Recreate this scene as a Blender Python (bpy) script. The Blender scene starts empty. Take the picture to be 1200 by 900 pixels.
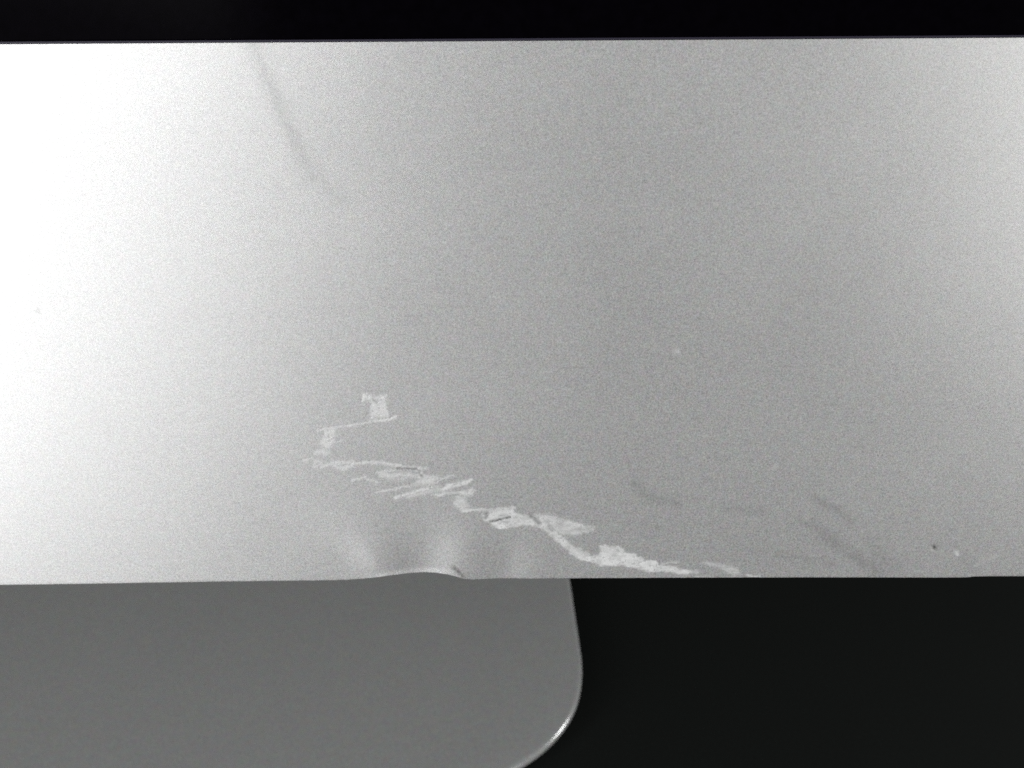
import bpy, bmesh, math
import numpy as np
from mathutils import Vector, Matrix

# ------------------------------------------------------------------ camera, world, lamps, exposure
S = bpy.context.scene
COL = S.collection
R = math.radians

HFOV = R(42.0)
PITCH = R(35.0)            # camera looks down
TILT = R(20.0)             # the screen leans back
ROLL = R(0.45)
FPX = 600.0 / math.tan(HFOV / 2)
CHIN_Z = 0.085             # height of the lower edge of the case above the table
C0 = np.array([0.0, 0.0, CHIN_Z])

fwd = np.array([0, math.cos(PITCH), -math.sin(PITCH)])
up0 = np.array([0, math.sin(PITCH), math.cos(PITCH)])
rt0 = np.array([1.0, 0, 0])
rt = rt0 * math.cos(ROLL) - up0 * math.sin(ROLL)
up = up0 * math.cos(ROLL) + rt0 * math.sin(ROLL)
ray_edge = fwd - up0 * (230.0 / FPX)
CAM = C0 - ray_edge / np.linalg.norm(ray_edge) * 0.157

cd = bpy.data.cameras.new('camera')
cam = bpy.data.objects.new('camera', cd)
COL.objects.link(cam)
cd.sensor_width = 36.0
cd.sensor_fit = 'HORIZONTAL'
cd.lens = 18.0 / math.tan(HFOV / 2)
cd.clip_start = 0.005
cd.clip_end = 50.0
M3 = Matrix((rt, up, -fwd)).transposed()
cam.matrix_world = Matrix.Translation(Vector(CAM)) @ M3.to_4x4()
cd.dof.use_dof = True
cd.dof.focus_distance = 0.152
cd.dof.aperture_fstop = 42.0
S.camera = cam

W = bpy.data.worlds.new('World')
S.world = W
W.use_nodes = True
bg = W.node_tree.nodes['Background']
bg.inputs[0].default_value = (0.9, 1.0, 0.98, 1)
bg.inputs[1].default_value = 0.02


def lamp(name, az, elev, dist, sx, sy, power, col=(1, 1, 1), aim=(0, 0, 0)):
    """area lamp; az from straight in front of the screen (negative = left)"""
    l = bpy.data.lights.new(name, 'AREA')
    l.shape = 'RECTANGLE'
    l.size, l.size_y = sx, sy
    l.energy = power
    l.color = col
    o = bpy.data.objects.new(name, l)
    COL.objects.link(o)
    a = np.array([0.0, 0.01, CHIN_Z + 0.03]) + np.array(aim)
    p = a + dist * np.array([math.sin(R(az)) * math.cos(R(elev)), -math.cos(R(az)) * math.cos(R(elev)), math.sin(R(elev))])
    o.location = p
    o.rotation_euler = Vector(a - p).to_track_quat('-Z', 'Y').to_euler()
    return o


lamp('left_key_lamp', -38.2, 10.8, 0.67, 0.576, 0.428, 1.62, (1.0, 1.0, 1.0))  # unseen area lamp, no window known; sized and placed for the left glow
lamp('strip_lamp', -46.2, 29.9, 0.512, 0.54, 0.085, 0.62, (1.0, 1.0, 1.0))  # unseen second left lamp, added to spread the glow
lamp('narrow_lamp', -49.0, 5.5, 0.60, 0.14, 0.216, 1.48, (1.0, 1.0, 1.0))  # unseen extra lamp, added to lift the far left edge
lamp('right_fill_lamp', 42.2, 20.8, 0.75, 0.371, 0.507, 1.80, (1.0, 0.995, 0.98))  # unseen area lamp, no desk lamp known; brightens the right side
lamp('top_fill_lamp', 20, 58, 1.20, 0.7, 0.5, 0.08, (1.0, 1.0, 0.98))  # added weak fill from above the front, no ceiling fixture known
lamp('side_lamp', 97, 12, 0.70, 0.16, 0.20, 2.6, (1.0, 1.0, 1.0))  # unseen lamp, added for the glint on the foot's rim

vs = S.view_settings
S.display_settings.display_device = 'sRGB'
vs.view_transform = 'Standard'
vs.look = 'None'
vs.exposure = 0.0
vs.gamma = 1.0
S.render.engine = 'CYCLES'
S.cycles.use_denoising = False      # keep the fine grain of the blasted metal
S.cycles.sample_clamp_indirect = 0.5
S.cycles.caustics_reflective = False

# ------------------------------------------------------------------ frames of reference
AX_U = np.array([1.0, 0, 0])                                     # along the lower edge of the screen
AX_W = np.array([0, math.sin(TILT), math.cos(TILT)])             # up the front of the case
AX_N = np.array([0, -math.cos(TILT), math.sin(TILT)])            # out of the case


def rays(px, py):
    px = np.asarray(px, float); py = np.asarray(py, float)
    return (fwd[None] + rt[None] * ((px - 600) / FPX)[:, None] - up[None] * ((py - 450) / FPX)[:, None])


def on_case(px, py):
    d = rays(px, py)
    t = ((C0 - CAM) @ AX_N) / (d @ AX_N)
    P = CAM + d * t[:, None] - C0
    return P @ AX_U, P @ AX_W


def on_level(px, py, z):
    d = rays(px, py)
    t = (z - CAM[2]) / d[:, 2]
    return CAM + d * t[:, None]


def photo_xy(u, w):
    P = C0 + u[..., None] * AX_U + w[..., None] * AX_W - CAM
    z = P @ fwd
    return 600 + FPX * (P @ rt) / z, 450 - FPX * (P @ up) / z


def case_pt(u, w, n):
    return C0 + np.multiply.outer(u, AX_U) + np.multiply.outer(w, AX_W) + np.multiply.outer(n, AX_N)


# ------------------------------------------------------------------ materials
def new_mat(name):
    m = bpy.data.materials.new(name)
    m.use_nodes = True
    nt = m.node_tree
    return m, nt, nt.nodes['Principled BSDF']


def node(nt, typ, **kw):
    n = nt.nodes.new(typ)
    for k, v in kw.items():
        setattr(n, k, v)
    return n


def math_node(nt, op, a, b, c=None):
    n = node(nt, 'ShaderNodeMath', operation=op)
    for i, v in enumerate((a, b, c)):
        if v is None:
            continue
        if hasattr(v, 'is_output'):
            nt.links.new(v, n.inputs[i])
        else:
            n.inputs[i].default_value = v
    return n.outputs[0]


def mix_col(nt, fac, a, b, blend='MIX'):
    n = node(nt, 'ShaderNodeMix', data_type='RGBA', blend_type=blend)
    for sock, v in ((n.inputs[0], fac), (n.inputs[6], a), (n.inputs[7], b)):
        if hasattr(v, 'is_output'):
            nt.links.new(v, sock)
        elif isinstance(v, tuple):
            sock.default_value = (*v, 1)
        else:
            sock.default_value = v
    return n.outputs[2]


def aluminium(name, base, rough, metal, grain_scale, grain, bump, wear):
    m, nt, p = new_mat(name)
    L = nt.links.new
    tc = node(nt, 'ShaderNodeTexCoord')
    co = tc.outputs['Object']

    def noise(scale, detail=2.0, rough_=0.5, vec=co):
        n = node(nt, 'ShaderNodeTexNoise')
        n.inputs['Scale'].default_value = scale
        n.inputs['Detail'].default_value = detail
        n.inputs['Roughness'].default_value = rough_
        L(vec, n.inputs['Vector'])
        return n
    g = noise(grain_scale, 3.0, 0.65)                       # bead-blasted grain
    gc = noise(grain_scale * 0.22, 3.0, 0.7)                # very faint tint of the anodised skin
    big = noise(55, 3.0, 0.55)
    v = math_node(nt, 'SUBTRACT', g.outputs[0], 0.5)
    v = math_node(nt, 'MULTIPLY_ADD', v, grain, 1.0)
    vb = math_node(nt, 'SUBTRACT', big.outputs[0], 0.5)
    vb = math_node(nt, 'MULTIPLY_ADD', vb, 0.05, 1.0)
    st = node(nt, 'ShaderNodeMapping')                      # faint rolling direction of the sheet
    st.inputs['Scale'].default_value = (0.12, 1.0, 1.0)
    L(co, st.inputs['Vector'])
    br = noise(1500, 3.0, 0.6, st.outputs[0])
    vb = math_node(nt, 'MULTIPLY', vb, math_node(nt, 'MULTIPLY_ADD', math_node(nt, 'SUBTRACT', br.outputs[0], 0.5), 0.045, 1.0))
    v = math_node(nt, 'MULTIPLY', v, vb)
    grey = node(nt, 'ShaderNodeCombineColor')
    for i in range(3):
        L(v, grey.inputs[i])
    skin = mix_col(nt, 1.0, base, grey.outputs[0], 'MULTIPLY')
    tint = mix_col(nt, 0.16, (1, 1, 1), mix_col(nt, 1.0, gc.outputs['Color'], (1.85, 1.85, 1.85), 'MULTIPLY'))
    skin = mix_col(nt, 1.0, skin, tint, 'MULTIPLY')
    sheen_grey = node(nt, 'ShaderNodeCombineColor')
    vs_ = math_node(nt, 'MULTIPLY_ADD', math_node(nt, 'SUBTRACT', g.outputs[0], 0.5), grain * 0.13, 1.0)
    for i in range(3):
        L(math_node(nt, 'MULTIPLY', vs_, vb), sheen_grey.inputs[i])
    sheen = mix_col(nt, 1.0, base, sheen_grey.outputs[0], 'MULTIPLY')
    rgh = math_node(nt, 'MULTIPLY_ADD', math_node(nt, 'SUBTRACT', big.outputs[0], 0.5), 0.06, rough)
    met = metal
    if wear:
        at = node(nt, 'ShaderNodeAttribute', attribute_name='wear')
        sep = node(nt, 'ShaderNodeSeparateColor')
        L(at.outputs['Color'], sep.inputs[0])
        scr, dark, smud_and_shade = sep.outputs[0], sep.outputs[1], sep.outputs[2]
        smf = math_node(nt, 'MULTIPLY_ADD', smud_and_shade, -0.38, 1.0)
        sc = node(nt, 'ShaderNodeCombineColor')
        for i in range(3):
            L(smf, sc.inputs[i])

        def worn(c_):
            c_ = mix_col(nt, scr, c_, (0.89, 0.898, 0.895))           # raw abraded metal
            c_ = mix_col(nt, 1.0, c_, sc.outputs[0], 'MULTIPLY')      # greasy smears, and painted shade by the dent
            return mix_col(nt, dark, c_, (0.07, 0.072, 0.07))         # grime pressed into nicks
        skin, sheen = worn(skin), worn(sheen)
        rgh = math_node(nt, 'MULTIPLY_ADD', scr, 0.12, rgh)
        met = math_node(nt, 'MULTIPLY_ADD', scr, -0.25, metal)
        met = math_node(nt, 'MULTIPLY', met, math_node(nt, 'MULTIPLY_ADD', dark, -0.8, 1.0))
    L(sheen, p.inputs['Base Color'])
    p.inputs['Metallic'].default_value = 1.0
    L(rgh, p.inputs['Roughness'])
    dif = node(nt, 'ShaderNodeBsdfDiffuse')
    L(skin, dif.inputs['Color'])
    mx = node(nt, 'ShaderNodeMixShader')
    if hasattr(met, 'is_output'):
        L(met, mx.inputs[0])
    else:
        mx.inputs[0].default_value = met
    L(dif.outputs[0], mx.inputs[1])
    L(p.outputs[0], mx.inputs[2])
    L(mx.outputs[0], nt.nodes['Material Output'].inputs['Surface'])
    b = node(nt, 'ShaderNodeBump')
    b.inputs['Strength'].default_value = bump
    b.inputs['Distance'].default_value = 0.00004
    L(g.outputs[0], b.inputs['Height'])
    L(b.outputs[0], p.inputs['Normal'])
    L(b.outputs[0], dif.inputs['Normal'])
    return m


M_CASE = aluminium('worn_anodised_aluminium', (0.66, 0.662, 0.66), 0.348, 0.585, 5800, 2.0, 0.02, True)
M_FOOT = aluminium('stand_aluminium', (0.425, 0.432, 0.427), 0.22, 0.34, 3600, 1.25, 0.03, False)

M_GLASS, nt, p = new_mat('black_display_glass')
n = node(nt, 'ShaderNodeTexNoise')
n.inputs['Scale'].default_value = 900
tc = node(nt, 'ShaderNodeTexCoord')
nt.links.new(tc.outputs['Object'], n.inputs['Vector'])
c = mix_col(nt, n.outputs[0], (0.0008, 0.0006, 0.001), (0.0022, 0.0017, 0.003))
nt.links.new(c, p.inputs['Base Color'])
p.inputs['Roughness'].default_value = 0.12
p.inputs['Specular IOR Level'].default_value = 0.008

M_GASKET, nt, p = new_mat('dark_seam_gasket')
p.inputs['Base Color'].default_value = (0.009, 0.006, 0.022, 1)
p.inputs['Roughness'].default_value = 0.6

M_TABLE, nt, p = new_mat('black_table_surface')
tc = node(nt, 'ShaderNodeTexCoord')
n = node(nt, 'ShaderNodeTexNoise')
n.inputs['Scale'].default_value = 1800
n.inputs['Detail'].default_value = 3
nt.links.new(tc.outputs['Object'], n.inputs['Vector'])
n2 = node(nt, 'ShaderNodeTexNoise')
n2.inputs['Scale'].default_value = 40
nt.links.new(tc.outputs['Object'], n2.inputs['Vector'])
c = mix_col(nt, n.outputs[0], (0.0034, 0.0041, 0.0037), (0.0090, 0.0108, 0.0096))
c = mix_col(nt, math_node(nt, 'MULTIPLY', n2.outputs[0], 0.4), c, (0.005, 0.006, 0.0055))
nt.links.new(c, p.inputs['Base Color'])
p.inputs['Roughness'].default_value = 0.7
p.inputs['Specular IOR Level'].default_value = 0.12


# ------------------------------------------------------------------ mesh helpers
def mesh_obj(name, verts, faces, mat, parent=None, smooth=False):
    me = bpy.data.meshes.new(name)
    me.from_pydata([tuple(v) for v in verts], [], [tuple(f) for f in faces])
    me.validate()
    bm = bmesh.new()
    bm.from_mesh(me)
    bmesh.ops.recalc_face_normals(bm, faces=bm.faces)
    bm.to_mesh(me)
    bm.free()
    me.materials.append(mat)
    if smooth:
        me.polygons.foreach_set('use_smooth', [True] * len(me.polygons))
    o = bpy.data.objects.new(name, me)
    COL.objects.link(o)
    if parent is not None:
        o.parent = parent
        o.matrix_parent_inverse = parent.matrix_world.inverted()
    return o


def loft(loops, close=True, caps=True):
    """closed rings of equal length -> verts, faces"""
    k = len(loops[0])
    verts = [p for lp in loops for p in lp]
    faces = []
    for i in range(len(loops) - 1):
        for j in range(k):
            a, b = i * k + j, i * k + (j + 1) % k
            faces.append((a, b, b + k, a + k))
    if caps:
        faces.append(tuple(range(k))[::-1])
        faces.append(tuple(range((len(loops) - 1) * k, len(loops) * k)))
    return verts, faces


def interp_smooth(x, pts, sm=0.0):
    pts = np.array(pts, float)
    xs, ys = pts[:, 0], pts[:, 1]
    # Catmull-Rom style cubic through the points
    m = np.gradient(ys, xs)
    i = np.clip(np.searchsorted(xs, x) - 1, 0, len(xs) - 2)
    h = xs[i + 1] - xs[i]
    t = np.clip((x - xs[i]) / h, 0, 1)
    return ((2 * t**3 - 3 * t**2 + 1) * ys[i] + (t**3 - 2 * t**2 + t) * h * m[i]
            + (-2 * t**3 + 3 * t**2) * ys[i + 1] + (t**3 - t**2) * h * m[i + 1])


def value_noise(x, y, seed):
    """smooth 2-D value noise in 0..1"""
    rng = np.random.default_rng(seed)
    T = rng.random((256, 256))
    xi = np.floor(x).astype(int); yi = np.floor(y).astype(int)
    fx = x - xi; fy = y - yi
    fx = fx * fx * (3 - 2 * fx); fy = fy * fy * (3 - 2 * fy)
    g = lambda a, b: T[a & 255, b & 255]
    return ((g(xi, yi) * (1 - fx) + g(xi + 1, yi) * fx) * (1 - fy)
            + (g(xi, yi + 1) * (1 - fx) + g(xi + 1, yi + 1) * fx) * fy)


# ------------------------------------------------------------------ the table
def build_table():
    x0, x1, y0, y1 = -0.75, 0.65, -0.28, 0.50
    r, n = 0.02, 6
    pts = []
    for cx, cy, a0 in ((x1 - r, y0 + r, -90), (x1 - r, y1 - r, 0), (x0 + r, y1 - r, 90), (x0 + r, y0 + r, 180)):
        for k in range(n + 1):
            a = R(a0 + 90 * k / n)
            pts.append((cx + r * math.cos(a), cy + r * math.sin(a)))
    loops = []
    for ins, z in ((0.004, 0.0), (0.0012, -0.0012), (0.0, -0.004), (0.0, -0.024), (0.004, -0.028)):
        cx, cy = (x0 + x1) / 2, (y0 + y1) / 2
        loops.append([(x - math.copysign(ins, x - cx), y - math.copysign(ins, y - cy), z) for x, y in pts])
    v, f = loft(loops)
    o = mesh_obj('tabletop', v, f, M_TABLE)
    o['kind'] = 'structure'
    o['label'] = 'black table surface under the aluminium stand'
    return o


build_table()

# ------------------------------------------------------------------ the computer: an Empty under its stand
CX = -0.085                                               # middle of the machine
CASE_L, CASE_R = CX - 0.264, CX + 0.264
root = bpy.data.objects.new('desktop_computer', None)
COL.objects.link(root)
root.empty_display_size = 0.05
root.location = (CX, 0.12, 0.0)
bpy.context.view_layer.update()
root['label'] = 'silver aluminium all-in-one desktop computer with scraped and dented lower case edge, on a black table'
root['category'] = 'computer'

# ---- outline of the lower edge and of the upper border, taken along the case
EDGE = [(-2600, 690), (-600, 689), (-200, 688), (0, 687), (100, 685.6), (200, 683.8), (300, 682.2), (380, 681.2), (410, 680.3),
        (432, 678), (455, 674.2), (475, 671.8), (495, 670.6), (513, 671.4), (528, 673.6), (540, 677), (548, 679), (560, 679.2),
        (600, 679), (670, 678.6), (800, 678), (1000, 677.7), (1120, 677.9), (1130, 677.8), (1136, 677.6), (1141, 676.8), (1148, 676.6), (1200, 676.3), (1700, 673), (3000, 664)]
ed = np.array(EDGE)
xs_t = np.concatenate([np.linspace(-2500, 0, 60), np.linspace(1, 1200, 1500), np.linspace(1201, 2900, 60)])
eu, ew = on_case(xs_t, interp_smooth(xs_t, EDGE))
rs = np.random.default_rng(3)
tu, tw = on_case([0, 1200], [52.0, 44.2])
TOP_W = float(np.mean(tw))
TOP_SLOPE = float((tw[1] - tw[0]) / (tu[1] - tu[0]))


def top_w(u):
    return tw[0] + (u - tu[0]) * TOP_SLOPE


# ---- wear on the case, plus painted shade by the dent: traced strokes and patches
# (points, half width or None for a filled patch, strength, soft edge)
SCUFF_UPPER = [
    ([(424, 460.5), (431, 462), (437, 463.6), (444, 463.4), (451, 463.2), (450.5, 467), (444, 468), (438, 468.5), (431, 469.8), (423.5, 471)], None, .62, 1.2),
    ([(433, 469), (450, 467), (452, 475), (454, 482), (456, 488), (448, 490.5), (441, 491), (432, 492), (430, 488), (433.5, 480)], None, .46, 1.4),
    ([(371, 504), (386, 501), (403, 499.2), (420, 496), (437, 492.7), (450, 491)], 1.0, .52, 1.0),
    ([(437, 492.7), (450, 491), (457, 489.8), (463.5, 488.4)], 1.5, .62, 1.0),
]
SCUFF_LOWER = [
    ([(378, 503), (385, 501), (393, 500.5), (392, 505), (390.5, 512), (390, 518), (386, 524), (378, 524.5), (374, 518), (378, 511)], None, .42, 1.8),
    ([(385, 519), (399, 516)], 1.2, .35, 1.0),
    ([(366, 529), (374, 525), (384, 527), (387, 531.5), (379, 533), (369, 532)], None, .36, 1.6),
    ([(354, 539.5), (364, 537), (371, 539.5), (377, 542.5), (367, 546.5)], 1.1, .38, 1.2),
    ([(376, 546), (390, 543), (402, 541.5), (414, 541.5)], 1.7, .48, 1.2),
    ([(391, 545), (400, 549), (410, 545.5)], 2.0, .46, 1.2),
    ([(368, 541), (380, 544), (392, 541)], 2.2, .28, 1.5),
]
SCRAPE_HATCHED = [
    ([(412, 543), (425, 542), (440, 541), (452, 543), (468, 546), (482, 547), (499, 548.6)], 1.5, .50, 1.0),
    ([(412, 562.4), (420, 560.4), (427, 557.8)], 1.2, .5, 1.0),
    ([(430, 561), (441, 564.4)], 1.5, .38, 1.2),
    ([(441, 553.5), (455, 551), (466, 550)], 1.4, .44, 1.0),
    ([(446, 556), (460, 557.5), (475, 556), (488, 556.8), (496, 560)], 2.3, .46, 1.3),
    ([(455, 560), (470, 561), (484, 559)], 1.6, .30, 1.5),
    ([(441, 577), (455, 574), (470, 571), (485, 568), (498, 565)], 1.1, .46, .9),
    ([(463, 583), (472, 580), (482, 577), (492, 574), (506, 571)], 1.8, .58, 1.0),
    ([(488, 552), (495, 556), (503, 559)], 1.4, .46, 1.0),
    ([(490, 562), (500, 557), (513, 556.5), (515, 563), (510, 567), (498, 568), (484, 569.5), (478, 570), (487, 564)], None, .46, 1.5),
    ([(510, 563), (520, 560), (531, 557)], 1.0, .44, 1.0),
    ([(516, 574), (523, 567.5), (538, 565), (552, 561), (552.5, 563), (546, 568), (534, 571.5), (522, 575)], None, .62, 1.0),
    ([(506, 579), (520, 577), (534, 576), (545, 575), (552, 572), (556, 574), (553.5, 580), (546, 582), (540, 579.2), (528, 579.5), (514, 582)], None, .54, 1.2),
    ([(478, 582), (495, 577.5), (516, 573)], 1.7, .42, 1.3),
    ([(500, 568), (510, 572), (520, 575)], 3.0, .34, 1.6),
    ([(534, 582), (545, 580.5), (546, 587), (549, 592), (542, 598), (532, 593.5), (530, 588)], None, .46, 1.8),
    ([(541, 598), (552, 597.6), (566, 597.4), (585, 596), (602.5, 594.8)], 1.4, .62, .9),
]
GOUGE = [
    ([(563.5, 603), (568, 598), (585, 596), (602, 596), (602, 600), (608, 603), (613, 604), (624, 603), (630, 604), (641, 611), (646, 617), (638, 621), (630, 617.5), (618, 615.5), (610, 615.2), (602, 617), (594, 619), (586, 619.5), (578, 617.5), (573, 612.5), (566, 608.5)], None, .62, 1.0),
    ([(581, 614), (585, 617), (592, 616.5)], 2.2, .85, 1.0),
    ([(597, 609), (608, 609)], 2.0, .15, 2.0),
    ([(566, 600), (580, 598.5)], 1.5, .72, 1.0),
]
SCRAPE_FORKED = [
    ([(626, 601.5), (635, 603), (652, 604), (662, 609), (676, 611), (686, 615.5), (698.5, 617.5), (694, 622), (685, 625), (672, 627.5), (662, 626.5), (652, 624), (646, 619), (638, 613), (631, 607)], None, .52, 1.2),
    ([(660, 611), (676, 613.5), (686, 618)], 1.8, .68, 1.0),
    ([(636, 613), (643, 620), (650, 627), (660, 635), (668, 642), (675, 648.5), (684, 653)], 4.2, .66, 1.0),
    ([(676, 644), (690, 652)], 2.5, .55, 1.5),
    ([(640, 606), (652, 612), (655, 618)], 2.6, .62, 1.3),
]
SCRAPE_TAIL = [
    ([(674, 650), (684, 650), (690, 652.5), (700, 650.5), (703.5, 647), (703, 641), (709, 638), (715, 640), (726, 640), (731.5, 644), (730.5, 648), (744, 648), (750, 653), (758, 656), (768, 657), (773, 663), (784, 664.3), (792, 664.5), (800, 667.4), (812, 669), (806, 672), (795, 672.5), (790, 671), (775, 669.4), (765, 670.4), (757, 670), (748, 666), (738, 664.4), (730, 662), (718, 662.2), (706, 663), (695, 659), (682, 656.5)], None, .84, .9),
    ([(776, 661.3), (784, 659.4), (793, 658.2)], 1.0, .5, 1.0),
    ([(798, 668.5), (816, 670)], 1.4, .5, 1.0),
]
SCRATCH_FAINT = [
    ([(823, 659), (830, 659), (840, 660), (850, 662.2), (863, 665), (867, 669), (866.5, 673), (860, 674.5), (853, 669.5), (843, 664.5), (830, 662.3)], None, .46, 1.4),
    ([(814, 677.0), (832, 676.6)], 1.0, .6, .8),
    ([(876, 673.8), (883, 675.9), (890, 675.2)], 1.0, .62, .8),
]
MARKS = [('scuff', SCUFF_UPPER, 'small square pale scuff at the top of the scrape trail'),
         ('scuff', SCUFF_LOWER, 'faint pale scuff at the left end of the scrape trail'),
         ('scrape', SCRAPE_HATCHED, 'hatched pale scrape of slanting strokes in the middle of the trail'),
         ('gouge', GOUGE, 'white gouge with dark nicks inside it'),
         ('scrape', SCRAPE_FORKED, 'forked pale scrape running down to the right'),
         ('scrape', SCRAPE_TAIL, 'broad whitest scrape close above the lower edge'),
         ('scratch', SCRATCH_FAINT, 'faint short scratch at the right end of the trail by the lower edge')]
DARK = [
    ([(570.5, 602), (570, 606)], 2.1, .78, 1.3), ([(571.5, 600.5), (572, 605)], .7, .5, 1),
    ([(574, 611.6), (580, 610.3), (585, 609), (591, 607.4), (598, 606.2)], .75, .95, .7), ([(598, 606), (607, 607)], .7, .35, 1.2),
    ([(584.5, 605), (591, 604.4)], .6, .6, .8),
    ([(614, 608), (620, 608)], 1.6, .28, 1.6),
    ([(622.5, 605), (627.5, 608.5)], 2.1, .72, 1.2), ([(628.5, 610.5), (633.5, 613.3)], 1.8, .70, 1.2),
    ([(638, 611.5), (643, 613.2)], .9, .36, 1.2), ([(643.5, 617.3), (647.5, 621.5)], 2.1, .58, 1.4),
    ([(656, 617.4), (668, 616.2)], .9, .28, 1.3), ([(668, 622.3), (678, 620.8), (688, 619.4)], 1.0, .34, 1.2), ([(660, 622.2), (668, 623.2)], .9, .3, 1.2),
    ([(466.5, 549.8), (473, 549.2), (482, 549.4), (488, 549.2), (491, 551.5), (493, 556), (496, 559)], .9, .66, .9),
    ([(486, 554), (491, 555)], 1.2, .3, 1.5), ([(484, 568.5), (494, 567.5)], .8, .25, 1.2),
    ([(529, 572.5), (538, 571.7), (545, 569.5)], .9, .34, 1.2), ([(524, 582), (530, 581), (538, 579)], .8, .30, 1.3),
    ([(437, 468.6), (440, 469.4), (442.5, 472)], .6, .5, 1.0), ([(430, 470), (437, 468.6)], .5, .25, 1.0),
    ([(713, 648.5), (722, 648.8)], 1.6, .22, 1.8), ([(746, 660), (749, 662)], .8, .3, 1.0), ([(736, 657.5), (740, 658)], .9, .16, 1.2),
    ([(533, 664.5), (538, 669), (543, 675)], 1.4, .75, 1.3), ([(540, 670.5), (545.5, 677)], .8, .7, 1.0),
    ([(1094, 641), (1095.5, 642.6)], 2.0, .95, 1.2), ([(1119.8, 642), (1121, 642.2)], .9, .5, 1.3),
    ([(45.3, 364.5), (45.8, 366)], 1.1, .42, 1.4), ([(39, 377), (40, 380)], .6, .12, 1.4),
]
BRIGHT = [([(1121, 648), (1122, 650)], 1.8, .75, 1.3), ([(1118.5, 645), (1121, 648)], .8, .4, 1.2), ([(792, 411), (795, 411.6)], 2.0, .42, 1.6),
          ([(1139, 664), (1160, 655), (1170, 650)], 1.2, .20, 1.8), ([(1136, 674.8), (1142, 673.8)], .9, .4, 1.2),
          ([(700, 677.4), (760, 677.2)], .5, .25, .8), ([(905, 549), (911, 545)], 1.3, .26, 1.5)]
SMUDGE_AND_SHADE = [
    ([(741, 566), (747, 569)], 3.0, .48, 3), ([(747, 571), (757, 578), (770, 585), (795, 590)], 4.2, .30, 4), ([(850, 596), (892, 598)], 2.0, .34, 3),
    ([(955, 584), (968, 591), (982, 600), (997, 612)], 3.2, .40, 3.5), ([(940, 611), (952, 617), (966, 629), (984, 637)], 2.8, .40, 3),
    ([(962, 626), (980, 638), (1000, 650), (1028, 670)], 6.0, .40, 5), ([(910, 650), (925, 653), (950, 656), (975, 661)], 1.6, .36, 2.5),
    ([(1022, 640), (1052, 673)], 5.0, .24, 6), ([(1128, 655), (1140, 671)], 3.0, .25, 4), ([(768, 616), (769, 618)], 2.0, .45, 2.5),
    ([(294, 44), (308, 78), (322, 112), (334, 140), (343, 160), (350, 176)], 5.2, .42, 6.5), ([(344, 163), (357, 188)], 5, .36, 7), ([(354, 183), (370, 206)], 5, .36, 7), ([(366, 201), (386, 222), (398, 234)], 4.5, .22, 8),
    ([(860, 640), (890, 645)], 5, .1, 6), ([(465, 615), (466, 655)], 10, .14, 16),  # last stroke: shade on the dent's falling slope, put into the colour
]


def seg_dist(px, py, pts):
    d = np.full(px.shape, 1e9)
    for (ax, ay), (bx, by) in zip(pts[:-1], pts[1:]):
        vx, vy = bx - ax, by - ay
        t = np.clip(((px - ax) * vx + (py - ay) * vy) / (vx * vx + vy * vy + 1e-12), 0, 1)
        d = np.minimum(d, np.hypot(px - ax - t * vx, py - ay - t * vy))
    return d


def inside(px, py, pts):
    c = np.zeros(px.shape, bool)
    q = pts[-1]
    for p_ in pts:
        (x1, y1), (x2, y2) = q, p_
        if y1 != y2:
            c ^= ((y1 > py) != (y2 > py)) & (px < (x2 - x1) * (py - y1) / (y2 - y1) + x1)
        q = p_
    return c


def paint(layer, px, py, marks, combine='max'):
    for pts, hw, st, soft in marks:
        xs = [q[0] for q in pts]; ys = [q[1] for q in pts]
        m = (hw or 0) + soft * 2.5 + 3
        box = (px > min(xs) - m) & (px < max(xs) + m) & (py > min(ys) - m) & (py < max(ys) + m)
        if not box.any():
            continue
        X, Y = px[box], py[box]
        if hw is None:
            d = seg_dist(X, Y, list(pts) + [pts[0]])
            d = np.where(inside(X, Y, pts), -d, d)
        else:
            d = seg_dist(X, Y, pts) - hw
        v = st / (1 + np.exp(np.clip(d / (soft * 0.42), -30, 30)))
        layer[box] = np.maximum(layer[box], v)


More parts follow.
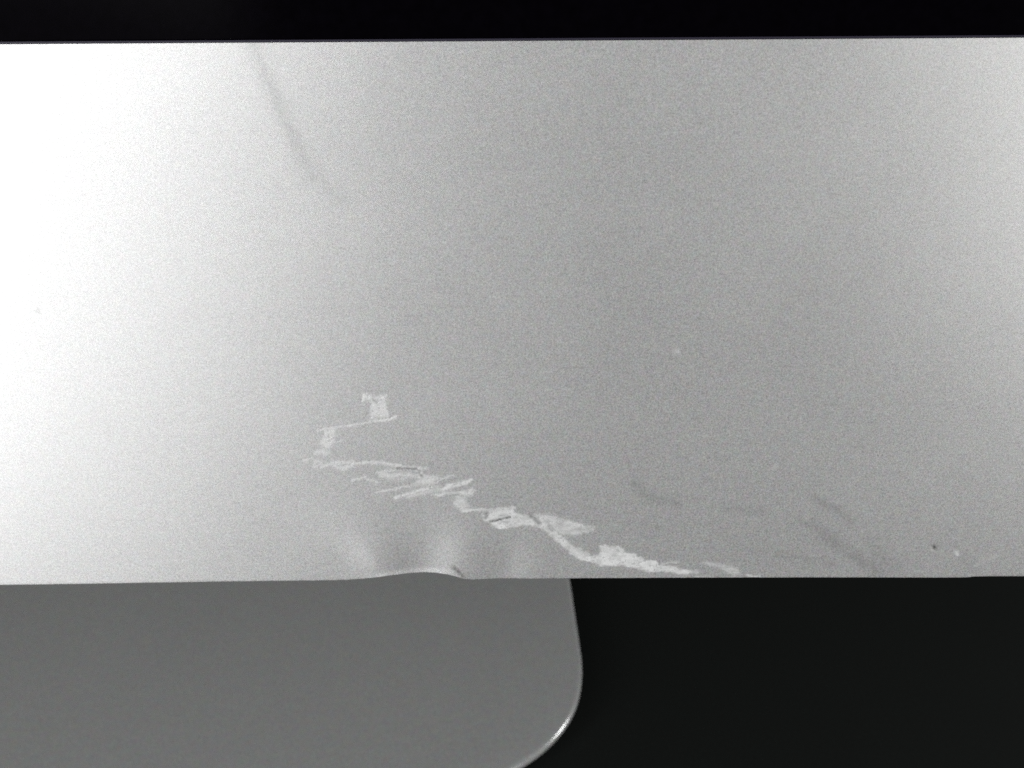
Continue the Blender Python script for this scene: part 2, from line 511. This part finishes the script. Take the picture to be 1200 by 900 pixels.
def build_case():
    f = 1.0e-4 * 0.98
    uf0, uf1 = on_case([345, 905], [560, 560])[0]
    us = np.concatenate([np.linspace(CASE_L, on_case([-40], [400])[0][0], 26)[:-1],
                         np.arange(on_case([-40], [400])[0][0], uf0, f * 3.2),
                         np.arange(uf0, uf1, f * 0.78),
                         np.arange(uf1, on_case([1260], [400])[0][0], f * 2.0),
                         np.linspace(on_case([1260], [400])[0][0], CASE_R, 22)])
    us = np.unique(np.round(us, 7))
    wt = TOP_W
    wfine = on_case([600], [438])[1][0]
    ws = np.concatenate([np.arange(wt, wfine, -f * 3.2), np.arange(wfine, 0.0004, -f * 0.78), [0.0002]])
    ws = ws[np.concatenate([[True], np.diff(ws) < -1e-6])]
    U, Wv = np.meshgrid(us, ws)
    edge = np.interp(us, eu, ew)
    # tiny wear along the lower edge
    edge = edge + (value_noise(us * 2600, us * 0, 5) - .5) * 0.16e-4 + (value_noise(us * 900, us * 0, 6) - .5) * 0.16e-4
    blend = np.clip(1 - Wv / 0.0045, 0, 1) ** 2
    Wv = Wv + (edge[None, :] - 0.0) * blend
    tpr = np.clip((Wv - 0.04) / (wt - 0.04), 0, 1)
    Wv = Wv + (top_w(U) - wt) * tpr
    px, py = photo_xy(U, Wv)
    # ragged borders for the marks
    wx = (value_noise(px / 3.1, py / 2.3, 11) - .5) * 2.6 + (value_noise(px / 1.3, py / 1.1, 12) - .5) * 1.3
    wy = (value_noise(px / 4.0, py / 2.6, 13) - .5) * 2.0 + (value_noise(px / 1.5, py / 1.2, 14) - .5) * 1.1
    qx, qy = px + wx, py + wy
    layers = []
    for nm, mk, lb in MARKS:
        a = np.zeros_like(px)
        paint(a, qx, qy, [(q, w_, st * 1.12, so * 1.4) for q, w_, st, so in mk])
        layers.append(a)
    LY = np.stack(layers)
    which = LY.argmax(0)
    scr = LY.max(0)
    # streaky inner texture that follows the slanting strokes
    t1 = px + (value_noise(px / 9, py / 7, 26) - .5) * 16
    t2 = py + (value_noise(px / 8, py / 6, 27) - .5) * 7
    s1 = value_noise((t1 + t2 * 2.2) / 15, (t2 + t1 * .16) / 2.1, 21)
    s2 = value_noise(px / 2.2, py / 1.8, 22)
    s3 = value_noise(px / 6.0, py / 5.0, 23)
    s4 = value_noise(px / 1.1, py / 1.0, 24)
    scr_t = scr * np.clip(0.13 + 0.38 * s1 + 0.36 * s2 + 0.56 * s3 + 0.32 * s4, 0, 1.2)
    extra = np.zeros_like(px); paint(extra, px + wx * .4, py + wy * .4, BRIGHT)
    scr_t = np.clip(np.maximum(scr_t, extra), 0, 1)
    dark = np.zeros_like(px); paint(dark, px + wx * .55, py + wy * .55, [(q, w_ * 1.2 + .15, st * .9, so * 1.4) for q, w_, st, so in DARK])
    dark *= 0.45 + .55 * s2 + .45 * value_noise(px / 1.6, py / 1.3, 25)
    dark = np.maximum(dark, .42 * scr * np.clip((value_noise(px / 2.6, py / 1.9, 28) - .74) * 6, 0, 1))
    smud_and_shade = np.zeros_like(px)
    bx = (value_noise(px / 9, py / 8, 31) - .5) * 7; by = (value_noise(px / 9, py / 8, 32) - .5) * 7
    paint(smud_and_shade, px + bx, py + by, [(q, w_, st * 1.25, so * 1.7) for q, w_, st, so in SMUDGE_AND_SHADE])
    smud_and_shade *= 0.76 + .48 * value_noise(px / 5.5, py / 4.5, 33)
    # --- relief, metres out of the face
    mm = 1e-3
    h = np.zeros_like(px)
    gs = lambda cx, cy, sx, sy: np.exp(-((px - cx) / sx) ** 2 / 2 - ((py - cy) / sy) ** 2 / 2)
    xb = px - 444 - (py - 655) * .5                     # ridge left of the dent: steep outside, slow inside
    h += 0.29 * mm * np.exp(-(xb / np.where(xb < 0, 21, 32)) ** 2 / 2 - ((py - 668) / 26) ** 2 / 2)
    h -= 0.17 * mm * gs(487, 680, 21, 28)
    h += 0.24 * mm * gs(546, 660, 22, 27)
    h -= 0.10 * mm * gs(590, 670, 15, 22)
    h += 0.08 * mm * gs(628, 668, 16, 22)
    h += 0.05 * mm * gs(400, 632, 30, 26)
    # the bent lip: the metal at the very edge is turned outwards
    ey = np.interp(px[-1], ed[:, 0], ed[:, 1])[None, :]
    de = np.clip(interp_smooth(px.ravel(), EDGE).reshape(px.shape) - py, -2, 60)
    lipw = np.clip((px - 425) / 55, 0, 1) * np.clip((552 - px) / 14, 0, 1)
    lipw = lipw * lipw * (3 - 2 * lipw)
    h += 0.16 * mm * lipw * np.exp(-(np.clip(de, 0, 60) / 3.2) ** 1.5)
    # scraped metal is ploughed a little, nicks go in
    h -= scr * 0.018 * mm
    h += scr * (s1 - .5) * 0.007 * mm + scr * (s2 - .5) * 0.007 * mm
    h -= dark * 0.05 * mm
    # very shallow waviness of the sheet
    h += (value_noise(px / 160, py / 140, 41) - .5) * 0.012 * mm
    # --- fillet and underside rows
    rr, nf = 0.00016, 5
    Uall, Wall, Nall = [U], [Wv], [h]
    last_w, last_h = Wv[-1], h[-1]
    for k in range(1, nf + 1):
        a = R(90) * k / nf
        Uall.append(us[None]); Wall.append((last_w - rr * math.sin(a))[None]); Nall.append((last_h - rr * (1 - math.cos(a)))[None])
    for nn in (-0.002, -0.005):
        Uall.append(us[None]); Wall.append((last_w - rr)[None]); Nall.append(np.full((1, len(us)), nn))
    extra_rows = nf + 2
    U2, W2, N2 = np.vstack(Uall), np.vstack(Wall), np.vstack(Nall)
    P = case_pt(U2, W2, N2)
    nr, nc = U2.shape
    du = np.gradient(P, axis=1); dv = np.gradient(P, axis=0)
    Nrm = np.cross(du, dv)
    Nrm /= np.linalg.norm(Nrm, axis=2, keepdims=True) + 1e-20
    if (Nrm[5, 5] @ AX_N) < 0:
        Nrm = -Nrm
    pad = lambda a: np.vstack([a] + [a[-1:] * 0] * extra_rows)
    colr = np.stack([pad(scr_t), pad(np.clip(dark, 0, 1)), pad(np.clip(smud_and_shade, 0, 1)), pad(np.ones_like(px))], -1)
    # --- faces, sorted into the case and its marks
    idx = np.arange(nr * nc).reshape(nr, nc)
    quads = np.stack([idx[:-1, :-1], idx[1:, :-1], idx[1:, 1:], idx[:-1, 1:]], -1).reshape(-1, 4)
    sp = pad(scr)
    wp = pad(which.astype(float)).astype(int)
    fm = (sp[:-1, :-1] + sp[1:, 1:]) * .5
    gid = np.where(fm > 0.17, wp[:-1, :-1] + 1, 0)
    gid = gid.reshape(-1)
    # the bent lip of the dent
    lp = pad((de < 7.0) * lipw > 0.2)
    for _k in range(nr - extra_rows, nr):
        lp[_k] = lp[nr - extra_rows - 1] if _k < nr - 2 else 0
    lp = (lp[:-1, :-1] > 0).reshape(-1)
    gid = np.where(lp, 99, gid)

    def make(name, sel, parent, label=None):
        q = quads[sel]
        used, inv = np.unique(q, return_inverse=True)
        me = bpy.data.meshes.new(name)
        co = P.reshape(-1, 3)[used]
        me.vertices.add(len(used))
        me.vertices.foreach_set('co', co.astype(np.float32).ravel())
        me.loops.add(q.size)
        me.loops.foreach_set('vertex_index', inv.astype(np.int32).ravel())
        me.polygons.add(len(q))
        me.polygons.foreach_set('loop_start', np.arange(0, q.size, 4, dtype=np.int32))
        me.polygons.foreach_set('loop_total', np.full(len(q), 4, dtype=np.int32))
        me.polygons.foreach_set('use_smooth', np.ones(len(q), bool))
        me.update(calc_edges=True)
        ca = me.color_attributes.new('wear', 'FLOAT_COLOR', 'POINT')
        ca.data.foreach_set('color', colr.reshape(-1, 4)[used].astype(np.float32).ravel())
        me.materials.append(M_CASE)
        me.normals_split_custom_set_from_vertices(Nrm.reshape(-1, 3)[used].tolist())
        o = bpy.data.objects.new(name, me)
        COL.objects.link(o)
        o.parent = parent
        o.matrix_parent_inverse = parent.matrix_world.inverted()
        if label:
            o['label'] = label
        return o
    case = make('chin_panel', gid == 0, root, 'silver aluminium strip below the black display, scraped and dented along its lower edge')
    for i, (nm, mk, lb) in enumerate(MARKS):
        make(nm, gid == i + 1, case, lb)
    make('dented_lip', gid == 99, case, 'bent up lip of the dent in the lower edge')
    return case


build_case()


# ------------------------------------------------------------------ display glass, seam, back of the case
def case_slab(name, u0, u1, w0f, w1f, n_front, n_back, mat, bev, label=None):
    """bevelled slab lying in the plane of the screen; w0f/w1f give its lower and upper edge along u"""
    cu = (u0 + u1) / 2
    loops = []
    for ins, nn in ((bev, n_front), (bev * .3, n_front - bev * .3), (0, n_front - bev), (0, n_back)):
        ring = []
        for u, wf, sw in ((u0, w0f, 1), (u1, w0f, 1), (u1, w1f, -1), (u0, w1f, -1)):
            uu = u + (ins if u < cu else -ins)
            ring.append(case_pt(np.float64(uu), np.float64(wf(u) + sw * ins), np.float64(nn)))
        loops.append(ring)
    v, f = loft(loops)
    o = mesh_obj(name, v, f, mat, root)
    if label:
        o['label'] = label
    return o


GL_TOP = TOP_W + 0.298
gl = case_slab('display_glass', CASE_L + .001, CASE_R - .001, lambda u: top_w(u) + 0.00030, lambda u: GL_TOP, -0.00002, -0.0025, M_GLASS, 0.00012)
case_slab('seam_gasket', CASE_L + .002, CASE_R - .002, lambda u: top_w(u) + 0.00003, lambda u: top_w(u) + 0.00028, -0.0001, -0.0024, M_GASKET, 0.00004)


def build_back():
    u0, u1, w0, w1 = CASE_L, CASE_R, -0.0009, GL_TOP + .001
    r0 = 0.008
    loops = []
    for ins, nn in ((0.0, -0.0052), (0.001, -0.0062), (0.030, -0.011), (0.075, -0.020), (0.115, -0.031), (0.15, -0.037)):
        a0, a1, b0, b1 = u0 + ins, u1 - ins, w0 + ins * .75, w1 - ins * .75
        ring = []
        for cx, cy, s in ((a1 - r0, b0 + r0, -90), (a1 - r0, b1 - r0, 0), (a0 + r0, b1 - r0, 90), (a0 + r0, b0 + r0, 180)):
            for k in range(7):
                a = R(s + 15 * k)
                ring.append(case_pt(np.float64(cx + r0 * math.cos(a)), np.float64(cy + r0 * math.sin(a)), np.float64(nn)))
        loops.append(ring)
    v, f = loft(loops)
    mesh_obj('back_housing', v, f, M_FOOT, root, smooth=False)


build_back()

# ------------------------------------------------------------------ the stand
ZF = 0.0042
FOOT = [(667, 678), (670.5, 700), (675, 730), (679.5, 760), (682, 783), (681.3, 801), (678.4, 819), (672.8, 835.5), (665, 850), (654, 864.5), (640.5, 878), (624, 891), (603, 904), (578, 917), (548, 929)]
fp = on_level([q[0] for q in FOOT], [q[1] for q in FOOT], ZF - 0.0008)[:, :2]
# smooth resample
t = np.concatenate([[0], np.cumsum(np.hypot(*np.diff(fp, axis=0).T))])
tt = np.linspace(0, t[-1], 90)
fx = interp_smooth(tt, np.stack([t, fp[:, 0]], 1)); fy = interp_smooth(tt, np.stack([t, fp[:, 1]], 1))
for _ in range(6):
    fx[1:-1] = (fx[:-2] + 2 * fx[1:-1] + fx[2:]) / 4
    fy[1:-1] = (fy[:-2] + 2 * fy[1:-1] + fy[2:]) / 4
print('FOOT', fp.round(4).tolist())


def build_foot():
    # right side from the back to the front, ending in a gently bowed front edge
    dx, dy = fx[-1] - fx[-4], fy[-1] - fy[-4]
    x_e, y_e = fx[-1], fy[-1]
    sl = dy / dx
    L = x_e - CX
    k = np.linspace(0, 1, 26)[1:]
    frx = x_e - L * k
    fry = y_e - sl * L * (k - 0) * 0 + (-(sl) * L) * (k - k**2 / 2) * 0.0
    # slope fades quickly to a straight front
    lam = 0.018
    fry = y_e - sl * lam * (1 - np.exp(-(L * k) / lam))
    yb = fy[0] + 0.12
    bk = np.linspace(yb, fy[0], 20)[:-1]
    sx = (fx[6] - fx[0]) / (fy[6] - fy[0])
    bkx = fx[0] + sx * 0.03 * (1 - np.exp(-(bk - fy[0]) / 0.03))
    right = np.concatenate([np.stack([bkx, bk], 1), np.stack([fx, fy], 1), np.stack([frx, fry], 1)])
    left = right[:-1][::-1].copy()
    left[:, 0] = 2 * CX - left[:, 0]
    out = np.concatenate([right, left])
    d = np.roll(out, -1, 0) - np.roll(out, 1, 0)
    nrm = np.stack([d[:, 1], -d[:, 0]], 1)
    nrm /= np.linalg.norm(nrm, axis=1, keepdims=True)
    if ((out - out.mean(0)) * nrm).sum() < 0:
        nrm = -nrm
    loops = []
    for ins, z in ((0.0060, ZF), (0.0011, ZF), (0.0008, ZF - .00003), (0.00055, ZF - .0001), (0.00036, ZF - .0002), (0.0002, ZF - .00036), (0.00008, ZF - .00056), (0.00002, ZF - .00078),
                   (0, ZF - .0010), (0.0001, ZF - .0013), (0.0005, ZF - .0016), (0.0035, 0.0012), (0.004, 0.0)):
        q = out - nrm * ins
        loops.append([(x, y, z) for x, y in q])
    v, f = loft(loops)
    o = mesh_obj('stand_foot', v, f, M_FOOT, root, smooth=True)
    o.data.normals_split_custom_set_from_vertices([tuple(vv.normal) for vv in o.data.vertices])
    return yb, out[:, 0].max()


YB, XR = build_foot()


def build_neck():
    hw = 0.070
    hb = case_pt(np.float64(0), np.float64(0.165), np.float64(-0.0360))
    prof = [(YB - 0.035, ZF + .0002), (YB - 0.022, ZF + .0006), (YB - 0.012, ZF + .004), (YB - 0.005, ZF + .012), (YB - 0.004, ZF + .025)]
    y_s, z_s = prof[-1]
    for k in range(1, 9):
        s = k / 8
        prof.append((y_s + (hb[1] - y_s) * s, z_s + (hb[2] - z_s) * s))
    prof = np.array(prof)
    d = np.gradient(prof, axis=0)
    nn = np.stack([-d[:, 1], d[:, 0]], 1)
    nn /= np.linalg.norm(nn, axis=1, keepdims=True)
    loops = []
    th = 0.004
    for (y, z), (ny, nz), s in zip(prof, nn, np.linspace(0, 1, len(prof))):
        w = hw - 0.012 * s
        ring = []
        for sx, sn in ((-1, -.5), (1, -.5), (1, .5), (-1, .5)):
            ring.append((CX + sx * w, y + ny * th * (sn - .0), z + nz * th * (sn + .5)))
        loops.append(ring)
    v, f = loft(loops)
    mesh_obj('stand_neck', v, f, M_FOOT, root)


build_neck()
